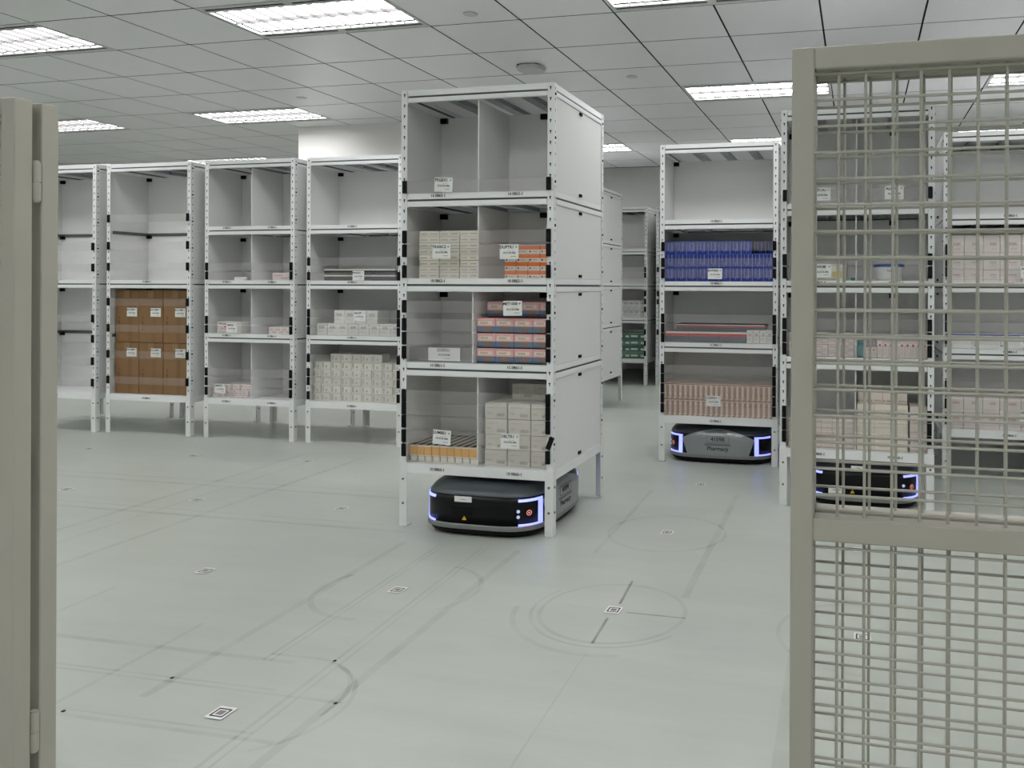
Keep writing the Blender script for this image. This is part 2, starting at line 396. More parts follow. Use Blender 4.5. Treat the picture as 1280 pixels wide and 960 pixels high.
def beams(bm, top, low, groove=True):
    """folded edge beams right round: upper strip, groove filled dark to stand for its shade, rounded lower lip"""
    a = hw - .033; c = hd - .033
    for s in (-1, 1):
        if groove:
            g0, g1 = top - .036, top - .027
            addbox(bm, -a, a, *sorted((s * (hd - .018), s * (hd - .009))), g0 - .001, g1, 1); addbox(bm, *sorted((s * (hw - .018), s * (hw - .009))), -c, c, g0 - .001, g1, 1)  # dark grey filler colours in the groove's shade
            for z0, z1, o in ((g1, top, .0), (low + .004, g0 - .001, .003), (low, low + .004, .0015)):
                addbox(bm, -a, a, *sorted((s * (hd - .018), s * (hd - .002 + o))), z0, z1)
                addbox(bm, *sorted((s * (hw - .018), s * (hw - .002 + o))), -c, c, z0, z1)
        else:
            addbox(bm, -a, a, *sorted((s * (hd - .018), s * hd)), low, top)
            addbox(bm, *sorted((s * (hw - .018), s * hw)), -c, c, low, top)
def shelf_mesh(top, low, groove):
    bm = bmesh.new(); beams(bm, top, low, groove); addbox(bm, -hw + .019, hw - .019, -hd + .019, hd - .019, top - .006, top - .001)
    return mesh('shelf', bm, RAIL, JOINT_SHADE)
def rib_mesh(top):
    bm = bmesh.new()
    for k in range(3):
        x = -.19 + .19 * k; addbox(bm, x - .025, x + .025, -hd + .02, -.005, top - .03, top - .007); addbox(bm, x - .025, x + .025, .005, hd - .02, top - .03, top - .007)
    return mesh('shelf_ribs', bm, RIBM)
def vpanel(side, z0, z1):
    bm = bmesh.new(); addbox(bm, *sorted((side * (hw - .010), side * (hw - .004))), -hd + .004, hd - .004, z0, z1)
    return mesh('side_panel', bm, PANEL)
def bpanel(z0, z1):
    bm = bmesh.new(); addbox(bm, -hw + .011, hw - .011, -.003, .003, z0, z1); return mesh('back_panel', bm, PANEL)
def dpanel(z0, z1, dx=0):
    bm = bmesh.new(); addbox(bm, dx - .003, dx + .003, -hd + .026, -.004, z0, z1); return mesh('divider', bm, PANEL)
def pclip(side, z0, z1):
    bm = bmesh.new()
    for z in (z0,):
        addbox(bm, *sorted((side * (hw - .004), side * (hw + .003))), -.016, .016, z - .007, z + .007); addbox(bm, *sorted((side * (hw + .003), side * (hw + .006))), -.008, .008, z - .004, z + .004)
    return mesh('panel_clip', bm, BLACK)
def corner_clips(z1, divided):
    bm = bmesh.new()
    x = 0
    addbox(bm, x - .018, x + .018, -.022, -.003, z1 - .030, z1 - .004); addbox(bm, x - .009, x + .009, -.028, -.0221, z1 - .024, z1 - .01)
    return mesh('corner_clip', bm, BLACK)
def strip_mesh():
    bm = bmesh.new(); addbox(bm, -hw + .022, hw - .022, -hd - .0065, -hd - .005, 0, .056); return mesh('retaining_strip', bm, STRIP)
def clip_mesh():
    bm = bmesh.new(); addbox(bm, -.011, .011, -.012, 0, -.001, .059)
    bmesh.ops.bevel(bm, geom=bm.edges[:], offset=.0025, segments=1, affect='EDGES')
    addbox(bm, -.004, .004, -.014, -.0118, .012, .046)
    return mesh('strip_clip', bm, BLACK)

def make_rack(pos, label, strips, divided=True, tall=False, holders=(), railtags=True, detail=True, group=None, dx=(0, 0, 0, 0)):
    """pos = front left foot corner"""
    t = thing('storage_rack', label, 'rack', (pos[0] + hw, pos[1] + hd, 0), 0, group)
    for sx in (-1, 1):
        for sy in (-1, 1):
            p = link('post', cached(('post', sx, sy), lambda: post_mesh(sx, sy)), t)
            if detail:
                tag(link('slot_holes', cached(('hole', sx, sy), lambda: hole_mesh(sx, sy)), p), kind='stuff')
            l = link('leg', cached(('leg', sx, sy), lambda: leg_mesh(sx, sy)), t)
            tag(link('bolts', cached(('bolt', sx, sy), lambda: bolt_mesh(sx, sy)), l), kind='stuff')
    decks = DECK if not tall else [DECK[0], DECK[2]]
    joints = [] if not tall else [(DECK[0] + DECK[2]) / 2 + .005, 1.548]
    for d in decks:
        low = d - (.046 if d == DECK[0] else .062); g = d != DECK[0]
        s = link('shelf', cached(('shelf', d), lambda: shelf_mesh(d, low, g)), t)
        link('shelf_ribs', cached(('rib', d), lambda: rib_mesh(d)), s)
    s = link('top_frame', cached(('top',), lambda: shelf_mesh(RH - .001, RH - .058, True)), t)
    link('shelf_ribs', cached(('rib', RH), lambda: rib_mesh(RH)), s)
    for i in range(4):
        z0 = DECK[i] + .001; z1 = (DECK[i + 1] - .063) if i < 3 else RH - .060
        if tall:
            if i in (0, 2): z1 = DECK[i + 1] - .0315
            if i in (1, 3): z0 = DECK[i] - .0305
        for sd in (-1, 1):
            p = link('side_panel', cached(('sp', sd, z0, z1), lambda: vpanel(sd, z0, z1)), t)
            for zc in (z0 + .014, z1 - .012): link('panel_clip', cached(('pc', sd), lambda: pclip(sd, 0, 0)), p, (0, 0, zc))
        p = link('back_panel', cached(('bp', z0, z1), lambda: bpanel(z0, z1)), t)
        for cx_ in ((-hw + .030, hw - .19) if divided else (-hw + .030,)): link('corner_clip', cached(('cc', z1), lambda: corner_clips(z1, divided)), p, (cx_, 0, 0))
        if divided: link('divider', cached(('dv', z0, z1, dx[i]), lambda: dpanel(z0, z1, dx[i])), t)
    if tall:
        for z in (DECK[1] - .031, DECK[3] - .031):
            def jb(z=z):
                bm = bmesh.new(); addbox(bm, -hw + .011, hw - .011, -.010, -.0035, z - .012, z + .012)
                addbox(bm, -hw + .0105, -hw + .016, -hd + .04, -.011, z - .012, z + .012); return mesh('joint_bar', bm, JOINT_SHADE)
            link('joint_bar', cached(('jb', z), jb), t)
    cm = cached('clip', clip_mesh)
    for q in strips:
        z = q[0] if isinstance(q, tuple) else q
        s = link('retaining_strip', cached('strip', strip_mesh), t, (0, 0, z))
        for sx in (-1, 1):
            tl = math.radians(22) if (isinstance(q, tuple) and sx == 1) else 0
            link('strip_clip', cm, s, (sx * (hw - .022), -hd - .0005, 0), (0, tl, 0))
    if railtags:
        for n_, d in enumerate(decks):
            zz = d - .021 if d != DECK[0] else d - .032
            for x in ((-.19, .20) if divided else (-.01,)):
                card(t, x, zz, -hd - .0007 if d != DECK[0] else -hd - .0009, .084, .018, [('1%s' % 'DCBA'[n_], .017, -.36, .5, INK), ('08%d-1' % (60 + n_), .019, .12, .5, INK)], name='rail_label', base=CARD)
    for x, z, code, tilt in holders:
        card(t, x, z, -hd - .0085, .093, .068, code_lines(code), tilt)
    return t
PM, PE, PR4, PR3, PR2, PR1, PG, PK, PN, PP = (-2.126, 3.457), (-1.274, 5.137), (-3.917, 5.127), (-4.778, 5.110), (-5.667, 5.100), (-6.515, 5.076), (-.404, 4.261), (.486, 5.065), (-3.10, 7.09), (-3.168, 9.061)
make_rack(PM, 'tall white shelving rack holding pink, orange and striped boxes above a black-fronted robot',
          [1.580, 1.344, 1.278, 1.180, 1.015, .930, .864, .797, .592, .532, .470, (.402,), .334], dx=(0, -.026, 0, 0),
          holders=[(-.162, 1.582, 'PEGEX1', .05), (-.170, 1.270, 'TRASIC2', 0), (.172, 1.266, 'DUPTR1', 0), (.191, 1.006, 'MET1000', -.02), (-.166, .398, 'LUMBE1', .06), (.18, .396, 'DELTR1', 0)])
make_rack(PE, 'white shelving rack holding dark blue boxes above the silver-sided robot',
          [1.375, 1.271, 1.199, .908, .843, .781, .579, .516, .453, .387, .322], divided=False,
          holders=[(-.018, 1.192, 'ENTREA', 0), (-.025, .373, 'CLEXA1', 0)])
make_rack(PR4, 'white shelving rack filled low with stacked white cartons beside the bright pillar wall',
          [1.285, 1.180, .912, .850, .784, .586, .483, .419, .315], divided=False, holders=[(.045, 1.178, 'PRADA1', 0), (.056, .890, 'SALOF1', 0)])
make_rack(PR3, 'mostly empty divided white shelving rack with a few small boxes',
          [1.250, 1.183, .852, .783, .466, .394, .322], holders=[(-.14, .790, 'FERIN1', 0), (-.238, .338, 'AMOX1', 0)])
make_rack(PR2, 'white two-tier rack holding six brown cardboard cartons', [1.622, 1.412, 1.251, .981, .779, .579, .381], divided=False, tall=True)
make_rack(PR1, 'empty white two-tier rack next to the cardboard carton rack', [1.405, 1.244, .851, .693, .521, .355], divided=False, tall=True)
make_rack(PG, 'white shelving rack standing just behind the mesh gate over a black-fronted robot',
          [1.592, 1.256, 1.189, .923, .856, .791, .463, .398, .334], holders=[(-.176, 1.590, 'DUO1A1', 0), (.188, 1.590, 'ALIPX1', 0), (-.17, 1.193, 'AVIOBI', 0)])
make_rack(PK, 'white shelving rack of pinkish white boxes at the far side of the mesh gate', [1.340, 1.270, 1.207, .945, .880, .807, .530, .425, .330], divided=False, holders=[(.09, 1.20, 'APIXA1', 0), (.09, .795, 'CELEC1', 0), (.09, .36, 'VENCL1', 0)])
make_rack(PN, 'white rack seen from its panelled side behind the tall centre rack', [], divided=False, railtags=False)
make_rack(PP, 'far white rack holding green and white boxes near the back wall', [1.311, 1.246, 1.033, .940, .850, .588, .458, .338], divided=False)
make_rack((-2.290, 9.061), 'far white rack glimpsed beside the blue box rack', [1.311, 1.033, .940, .588], divided=False)
make_rack((-3.168, 9.98), 'white rack pushed against the back wall behind the green box rack', [], divided=False, railtags=False, detail=False)
make_rack((-2.290, 9.98), 'white rack against the back wall behind the far glimpsed rack', [], divided=False, railtags=False, detail=False)
for xx, yy, ll in ((1.36, 5.065, 'unseen white rack next to the pinkish box rack, beyond the gate'), (1.36, 6.0, 'unseen white rack in the second row beyond the pinkish box rack'), (.486, 6.8, 'unseen white rack in the third row behind the pinkish box rack'),
                   (1.36, 6.8, 'unseen white rack in the outer corner of the third row'), (-.40, 6.0, 'unseen white rack behind the rack at the mesh gate'), (-4.05, 9.061, 'unseen white rack beside the far green box rack'), (-4.05, 9.98, 'unseen white rack in the corner behind the far green box rack'),
                   (-1.41, 9.061, 'white rack hidden far behind the blue box rack'), (-1.41, 9.98, 'unseen white rack at the back wall far behind the blue box rack')):
    make_rack((xx, yy), ll, [], divided=False, railtags=False, detail=False)  # unseen racks, added to darken the floor under the visible ones
make_rack((.486, 6.0), 'white rack standing back to back behind the pinkish box rack', [], divided=False, railtags=False, detail=False)

# ------------------------------------------------------------------ goods on the shelves
def goods(rack, x0, x1, z0, cols, rows, h, mt, name, label, group, y=.05, depth=.26, gap=.002, skip=(), jit=.004, cat='box', xs=None, heights=None, bev=.0015):
    """a block of boxes; every box is a thing of its own"""
    W_ = (x1 - x0) / cols; out = []
    for r_ in range(rows):
        for c in range(cols):
            if (r_, c) in skip: continue
            a, b = (x0 + W_ * c, x0 + W_ * (c + 1)) if xs is None else (xs[c], xs[c + 1])
            ob = link(name, boxmesh(b - a - gap, depth, h - .0008, mt, bev, name), None,
                      (rack[0] + hw + (a + b) / 2 + random.uniform(-.15, .15) * gap, rack[1] + y + random.uniform(0, jit), z0 + h * r_))
            tag(ob, label, cat, group); out.append(ob)
    return out
D1, D2, D3, D4 = [d + .0 for d in DECK]
CREAM = printed('cream_box_print', (216, 212, 200), marks=((.06, .40, .35, .6, (130, 122, 112), True), (.55, .92, .35, .6, (130, 122, 112), True)))
ORNG = printed('orange_box_print', (226, 220, 208), bands=((.48, 1.1, (226, 112, 44)),), marks=((.1, .25, .15, .36, (70, 60, 60), False), (.3, .85, .18, .34, (150, 120, 110), True)))
PINK = printed('pink_box_print', (236, 176, 176), bands=((-.1, .47, (64, 96, 124)), (-.1, .08, (22, 22, 40))), marks=((.38, .72, .08, .47, (112, 88, 72), False), (.08, .84, .57, .82, (238, 226, 206), False), (.2, .6, .62, .76, (140, 118, 96), True)))
AMBR = printed('amber_box_print', (226, 222, 212), bands=((.42, .93, (224, 164, 66)),), marks=((.0, 1, .42, .93, (230, 170, 70), False), (.03, .2, .05, .38, (150, 150, 146), False)))
WCRT = printed('white_carton_print', (206, 203, 194), marks=((.55, .9, .15, .36, (118, 112, 108), True), (.1, .3, .3, .42, (160, 152, 146), True), (.1, .6, .68, .76, (172, 166, 158), True)))
BLUE = printed('blue_box_print', (22, 42, 124), marks=((.0, .035, 0, 1, (150, 168, 214), False), (.30, .34, .25, .95, (120, 138, 196), False), (.62, .72, .2, .95, (104, 118, 172), False), (.45, .56, .12, .4, (90, 120, 200), True), (0, 1, .97, 1, (70, 100, 190), False)))
BINR = printed('red_white_book_print', (66, 78, 90), bands=((.55, .82, (176, 62, 66)), (.82, 1.1, (222, 214, 202))))
BOOK = printed('dark_book_print', (52, 54, 58), bands=((.72, 1.1, (206, 204, 192)), (.34, .72, (40, 42, 40))))
NAVY = printed('navy_book_print', (30, 34, 58), bands=((.72, 1.1, (206, 204, 192)), (.4, .72, (48, 48, 66))))
SLIM = printed('slim_pink_box_print', (214, 196, 182), bands=((.93, 1.1, (150, 108, 94)),), marks=((.42, .94, .08, .88, (160, 128, 114), False), (.05, .16, .06, .95, (234, 224, 208), False), (.35, .8, .0, .05, (90, 70, 64), False)))
WSML = printed('white_small_print', (212, 212, 208), marks=((.22, .75, .55, .78, (122, 118, 118), True), (.15, .6, .28, .4, (176, 172, 168), True)))
WSTK = printed('white_stack_print', (212, 210, 201), marks=((.10, .26, .2, .85, (92, 88, 84), True), (.48, .62, .25, .5, (150, 146, 140), False)))
KRFT = printed('kraft_board', (130, 98, 64), marks=((.12, .2, .2, .5, (104, 74, 46), True), (.55, .72, .0, 1, (124, 92, 60), False)), rough=.75)
PNKW = printed('pink_white_print', (220, 211, 208), marks=((.1, .6, .5, .8, (196, 120, 124), True), (.5, .9, .2, .4, (140, 110, 112), True)))
REDT = printed('red_text_print', (220, 216, 212), marks=((.06, .42, .74, .9, (70, 50, 56), True), (.3, .4, .52, .64, (190, 70, 76), False), (.15, .42, .3, .5, (220, 176, 174), False), (.5, .9, .7, .78, (140, 140, 140), True), (.1, .8, .06, .16, (100, 96, 96), True)))
YELB = printed('yellow_panel_print', (224, 222, 210), marks=((.55, .98, .2, .55, (222, 204, 120), False), (.05, .5, .35, .45, (206, 150, 140), True)))
PWHT = printed('pale_pink_box_print', (214, 207, 202), marks=((.42, .80, .52, .66, (140, 116, 116), True), (.5, .82, .34, .42, (178, 160, 158), True), (0, 1, .2, .24, (190, 180, 176), False)))
PWHR = printed('pale_red_box_print', (214, 206, 202), marks=((.42, .80, .55, .72, (168, 96, 98), True), (0, 1, .2, .24, (190, 180, 176), False)))
BTOP = printed('blue_lid_print', (222, 222, 220), bands=((.9, 1.1, (40, 60, 150)),), marks=((.1, .24, .2, .26, (40, 40, 42), False), (.12, .16, .35, .85, (120, 120, 124), True)))
PSTK = printed('pink_stack_print', (218, 208, 200), marks=((.04, .2, .1, .25, (130, 90, 84), True), (.3, .96, .1, .25, (150, 112, 104), True), (0, .01, 0, 1, (150, 120, 112), False)))
CSTK = printed('cream_large_print', (224, 217, 203), marks=((.1, .9, .3, .42, (190, 176, 160), True),))
REDV = printed('red_mark_upright_print', (224, 214, 208), marks=((.3, .7, .66, .82, (190, 84, 84), False), (.2, .8, .1, .6, (190, 174, 168), True)))
TEAL = printed('teal_print', (52, 128, 132)); GREN = printed('green_print', (62, 112, 92), marks=((.05, .5, .35, .65, (206, 212, 204), False), (.7, .95, .3, .6, (206, 212, 204), False)))

# centre rack
goods(PM, -.322, -.010, D3, 3, 8, .0285, CREAM, 'medicine_box', 'small cream medicine box in the stack left of the orange boxes', 'cream boxes in the centre rack', depth=.24, xs=[-.322, -.214, -.108, -.010], gap=.0035)
goods(PM, .121, .358, D3, 4, 4, .0388, ORNG, 'medicine_box', 'small white box with an orange band stacked beside the cream boxes', 'orange banded boxes', depth=.24, xs=[.121, .18, .239, .299, .355], skip=((3, 0),))
goods(PM, -.018, .358, D2, 4, 3, .0705, PINK, 'medicine_box', 'pink box with blue and brown lower stripe in the front of its stack', 'pink boxes in the centre rack', depth=.24, xs=[-.018, .076, .170, .264, .356])
goods(PM, -.002, .356, D2 + .2122, 4, 1, .076, PINK, 'medicine_box', 'pink box with blue lower stripe lying set back on top of the pink stack', 'pink boxes on top of the pink stack', y=.12, depth=.20, xs=[.0, .09, .18, .27, .356])
goods(PM, -.365, -.012, D1, 9, 1, .078, AMBR, 'medicine_box', 'slim amber and white box standing in a row under striped lids', 'amber boxes in the centre rack', depth=.27, gap=.0015, y=.045)
STR = mat('black_lid_stripe', (34, 33, 32), .6); CST = mat('cream_lid', (190, 180, 160), .6)
for o in [o for o in COL.objects if o.get('group') == 'amber boxes in the centre rack']:
    link('lid', boxmesh(.035, .262, .0016, CST, 0), o, (0, .004, .0774)); link('lid_stripe', boxmesh(.019, .258, .0012, STR, 0), o, (-.006, .006, .079))
goods(PM, .024, .358, D1, 3, 4, .0735, WCRT, 'carton', 'white carton with small barcode print stacked on the lowest shelf beside the amber boxes', 'white cartons in the centre rack', depth=.13, xs=[.024, .140, .256, .358], jit=.006, gap=.0045)
goods(PM, .10, .335, D1 + .0735 * 4, 2, 1, .078, WCRT, 'carton', 'white carton sitting back on top of the white carton stack in the centre rack', 'white cartons on top of the stack', y=.185, depth=.13)
goods(PM, .024, .358, D1, 3, 4, .0735, WCRT, 'carton', 'white carton in the rear rank of the carton stack beside the amber boxes', 'rear white cartons in the centre rack', depth=.13, y=.19, xs=[.024, .140, .256, .358], jit=.002)
t = thing('sticky_tab', 'bright blue plastic tab at the edge of the white carton stack', 'tab', (PM[0] + hw + .0105, PM[1] + .075, D1 + .2206 + .0725))
t.location.z = D1 + .225
link('tab_sheet', boxmesh(.012, .03, .055, mat('blue_tab', (62, 140, 196), .5), .001), t, (0, 0, 0)); t.location.x = PM[0] + hw + .0165
# clear tray with a card in the centre rack
t = thing('clear_tray', 'empty clear acrylic tray behind a wide white card', 'tray', (PM[0] + hw - .205, PM[1] + .05, D2))
for n_, a in (('tray_base', (-.165, .165, 0, .24, .001, .004)), ('tray_front', (-.165, .165, 0, .003, .004, .068)), ('tray_back', (-.165, .165, .237, .24, .004, .068)), ('tray_side', (-.165, -.162, .003, .237, .004, .068)), ('tray_side', (.162, .165, .003, .237, .004, .068))):
    bm = bmesh.new(); addbox(bm, *a); link(n_, mesh(n_, bm, ACRYL), t)
card(t, .02, .006, -.0016, .165, .062, [('DUPIO1', .019, -.02, .8, INKR), ('1E-0130-086', .0125, 0, .45, INKR), ('------', .012, .1, .2, INKR)])
# blue box rack
goods(PE, -.364, .358, D3, 10, 2, .0895, BLUE, 'medicine_box', 'dark blue medicine box with pale vertical print in the lower two rows', 'dark blue boxes', depth=.26, gap=.001, jit=.003)
goods(PE, -.364, .212, D3 + .179, 8, 1, .0845, BLUE, 'medicine_box', 'dark blue medicine box in the front of the top row', 'dark blue boxes of the top row', depth=.26, gap=.001)
goods(PE, .216, .358, D3 + .179, 2, 1, .0845, BLUE, 'medicine_box', 'dark blue medicine box pushed back at the end of the top row', 'dark blue boxes pushed back', y=.15, depth=.16, gap=.001)
goods(PE, -.358, .178, D2, 3, 1, .072, BINR, 'flat_box', 'flat dark box with red and white edge lying in the bottom layer', 'flat red edged boxes, bottom layer', depth=.26, gap=.001, xs=[-.358, -.20, 0, .178])
goods(PE, -.30, .29, D2 + .072, 3, 1, .045, BINR, 'flat_box', 'thin dark box with red and white edge lying on the flat red edged boxes', 'thin red edged boxes on top', y=.12, depth=.19, gap=.001, xs=[-.30, -.107, .09, .29])
goods(PE, .180, .352, D2, 4, 1, .084, WSML, 'medicine_box', 'slim white box standing upright beside the flat red edged boxes', 'upright white boxes', depth=.24, gap=.002)
goods(PE, -.364, .356, D1, 21, 1, .108, SLIM, 'medicine_box', 'slim pinkish brown striped box standing in the lower row above the silver-sided robot', 'slim striped boxes, lower row', depth=.28, gap=.0006, jit=.001, bev=.0006)
goods(PE, -.364, .356, D1 + .108, 21, 1, .100, SLIM, 'medicine_box', 'slim pinkish brown striped box standing in the upper row above the silver-sided robot', 'slim striped boxes, upper row', depth=.28, gap=.0006, jit=.001, bev=.0006)
# white carton rack
for i_, (m_, nm_) in enumerate(((BOOK, 'black and cream'), (BOOK, 'black and cream'), (NAVY, 'navy and cream'))):
    x_ = [-.277, -.092, .105, .303]
    goods(PR4, x_[i_], x_[i_ + 1], D3, 1, 2, .043, m_, 'flat_box', nm_ + ' flat box lying on the upper shelf of the white carton rack', nm_ + ' flat boxes', depth=.24)
goods(PR4, -.337, .352, D2, 8, 1, .086, WSML, 'medicine_box', 'small white box standing in the lower row on the middle shelf', 'small white boxes, lower row', depth=.16)
goods(PR4, -.197, .156, D2 + .086, 4, 1, .097, WSML, 'medicine_box', 'taller white box of four standing on the row of small white boxes', 'four white boxes on top', depth=.15, y=.055)
goods(PR4, -.360, .356, D1, 9, 5, .0575, WSTK, 'medicine_box', 'small white carton of the five full rows stacked on the lowest shelf', 'stacked white cartons', depth=.1, gap=.0018, jit=.007, xs=[-.364, -.300, -.222, -.138, -.054, .030, .114, .198, .280, .350])
goods(PR4, -.222, .198, D1 + .2875, 5, 1, .0575, WSTK, 'medicine_box', 'small white carton of five standing on top of the stacked rows', 'five white cartons on top', depth=.1, gap=.0018, jit=.005)
goods(PR4, .215, .345, D1 + .2875, 2, 1, .056, printed('dull_box_print', (128, 124, 116)), 'medicine_box', 'dull brown box lying at the back on top of the white cartons', 'dull boxes at the back', y=.22, depth=.1)  # plain dull board, darker than the white cartons
goods(PR4, -.350, .350, D1, 4, 1, .2868, WSTK, 'carton', 'large white carton standing behind the stacked small cartons', 'cartons behind the stack', y=.165, depth=.18, jit=.002)
# sparse rack
tag(link('folded_card', boxmesh(.092, .03, .026, CARD, .001), None, (PR3[0] + hw - .13, PR3[1] + .055, D3)), 'small blank white folded card lying on the upper shelf of the sparse rack', 'card')
goods(PR3, .157, .307, D3, 1, 1, .057, PNKW, 'medicine_box', 'pink and white box in the upper right bay of the sparse rack', None, depth=.14)
goods(PR3, -.324, -.112, D2, 1, 1, .088, REDT, 'medicine_box', 'wide white box with red mark on the middle shelf of the sparse rack', None, depth=.1)
goods(PR3, .131, .309, D2, 3, 1, .054, PNKW, 'medicine_box', 'small pinkish box in the right bay of the middle shelf', 'small pinkish boxes in the right bay', depth=.12)
goods(PR3, -.362, -.255, D1, 1, 2, .045, PNKW, 'medicine_box', 'flat pink and white box in the short stack at the corner of the lowest shelf', 'flat pink boxes', depth=.2)
goods(PR3, -.250, -.012, D1, 6, 2, .047, PNKW, 'medicine_box', 'little pink and white box stacked beside the divider on the lowest shelf', 'little pink boxes by the divider', depth=.16, jit=.03)
tag(link('pen', boxmesh(.03, .01, .01, BLACK, .002), None, (PR3[0] + hw + .33, PR3[1] + .06, D1)), 'short black marker lying in the empty lower bay of the sparse rack', 'marker')
# brown cartons
TAPE = mat('brown_tape', (140, 108, 72), .4)
for r_, (z0, hh, lab) in enumerate(((D1, .395, 'lower'), (D1 + .396, .405, 'upper'))):
    cs = goods(PR2, -.365, .352, z0, 3, 1, hh, KRFT, 'cardboard_carton', 'brown cardboard carton with a white label in the %s row of the two-tier rack' % lab, 'brown cartons, %s row' % lab, depth=.28, gap=.004, xs=[-.362, -.137, .087, .312], bev=.003)
    for c in cs:
        card(c, .046, (.200 if r_ else .286), -.0012, .094, .066, code_lines('KCL1000'))
        link('tape', boxmesh(.05, .0006, .06, TAPE, 0), c, (0, -.0007, hh - .0615)); link('tape', boxmesh(.05, .27, .0006, TAPE, 0), c, (0, .003, hh - .0011))
# rack behind the gate
goods(PG, -.315, -.049, D3, 2, 1, .088, YELB, 'medicine_box', 'white box with a yellow panel on the shelf beside the blue-lidded tub', 'yellow panel boxes', depth=.16, xs=[-.315, -.207, -.049])
goods(PG, -.025, .02, D3, 1, 1, .018, TEAL, 'medicine_box', 'flat teal box lying next to the divider on the tub shelf', None, depth=.1, y=.06, xs=[-.028, -.0035]) 
t = thing('plastic_tub', 'round white tub with a dark blue lid', 'tub', (PG[0] + hw + .168, PG[1] + .135, D3 + .0005))
bm = bmesh.new(); addcyl(bm, (0, 0, 0), (0, 0, 1), .070, .072, 32, .074); link('tub_body', mesh('tub_body', bm, mat('tub_white', (220, 222, 222), .4), smooth=False), t)
bm = bmesh.new(); addcyl(bm, (0, 0, .0722), (0, 0, 1), .079, .012, 32); addcyl(bm, (0, 0, .0842), (0, 0, 1), .079, .004, 32, .07); link('lid', mesh('lid', bm, mat('tub_blue', (44, 82, 158), .4)), t)
bm = bmesh.new()
for i in range(10):
    a0, a1 = math.radians(250 + 4 * i), math.radians(254 + 4 * i)
    v = [bm.verts.new((.0745 * math.cos(a), .0745 * math.sin(a), z)) for a, z in ((a0, .008), (a1, .008), (a1, .062), (a0, .062))]; bm.faces.new(v)
lb = link('label', mesh('label', bm, CARD), t); link('print', textmesh('TUBS1', .014, INK), lb, (.008, -.0752, .05), FRONT)
for r_ in range(4):
    goods(PG, -.345, -.006, D2 + .0315 * r_, 5, 1, .031, PNKW, 'medicine_box', 'little pinkish box stacked left of the teal box behind the gate', 'little pinkish boxes behind the gate', depth=.14, jit=.02, skip=((0, 3),) if r_ == 3 else ())
goods(PG, .007, .044, D2, 1, 1, .082, TEAL, 'medicine_box', 'upright teal box between the pinkish boxes and the upright red marked boxes', None, depth=.12)
goods(PG, .050, .106, D2, 2, 1, .055, REDV, 'medicine_box', 'short upright white box with red mark next to the teal box', 'short red marked boxes', depth=.12)
goods(PG, .108, .356, D2, 9, 1, .088, REDV, 'medicine_box', 'tall slim upright white box with a red mark behind the gate', 'tall red marked boxes', depth=.12, gap=.001)
goods(PG, -.345, -.006, D1, 6, 6, .026, PSTK, 'medicine_box', 'tiny cream box of the grid on the lowest shelf behind the gate', 'tiny cream boxes behind the gate', depth=.14, gap=.001)
goods(PG, .006, .262, D1, 2, 4, .0595, CSTK, 'medicine_box', 'wide cream box stacked right of the divider behind the gate', 'wide cream boxes behind the gate', depth=.13, gap=.0012, xs=[.006, .095, .262], jit=.002)
goods(PG, .012, .262, D1 + .238, 4, 1, .066, PSTK, 'medicine_box', 'pinkish box standing back on top of the wide cream boxes', 'pinkish boxes on the cream stack', depth=.1, y=.10, gap=.001)
goods(PG, .272, .356, D1, 2, 5, .047, PSTK, 'medicine_box', 'narrow pinkish cream box in the column next to the rack post behind the gate', 'narrow column boxes behind the gate', depth=.14, gap=.001)
# pinkish box rack
xk = [-.366, -.262, -.154, -.06, .059, .165, .272, .356]
goods(PK, 0, 1, D3, 7, 2, .0735, PWHT, 'medicine_box', 'pale pinkish box in the two front rows of the upper shelf beyond the gate', 'pale boxes on the upper shelf', depth=.2, xs=xk, gap=.002)
goods(PK, 0, 1, D3 + .147, 7, 1, .135, PWHT, 'medicine_box', 'tall pale pinkish box of the top row on the upper shelf beyond the gate', 'tall pale boxes on the upper shelf', depth=.2, xs=xk, gap=.002)
goods(PK, -.362, .356, D2, 5, 1, .088, BTOP, 'medicine_box', 'white box with a blue top edge on the middle shelf beyond the gate', 'blue edged boxes', depth=.24, gap=.0015)
goods(PK, 0, 1, D1, 7, 2, .0945, PWHR, 'medicine_box', 'white box with reddish print on the lowest shelf beyond the gate', 'reddish print boxes', depth=.22, xs=xk, gap=.002)
# far rack
goods(PP, -.2, .352, D2, 8, 2, .10, WSML, 'medicine_box', 'little white box in the far green box rack', 'white boxes in the far rack', depth=.2)
goods(PP, -.2, .352, D1, 3, 4, .075, GREN, 'medicine_box', 'green and white box stacked in the far rack', 'green boxes in the far rack', depth=.24)
goods((-2.29, 9.061), -.35, .352, D2, 6, 2, .09, WSML, 'medicine_box', 'white box in the glimpsed rack beside the blue box rack', 'white boxes in the glimpsed rack', depth=.2)

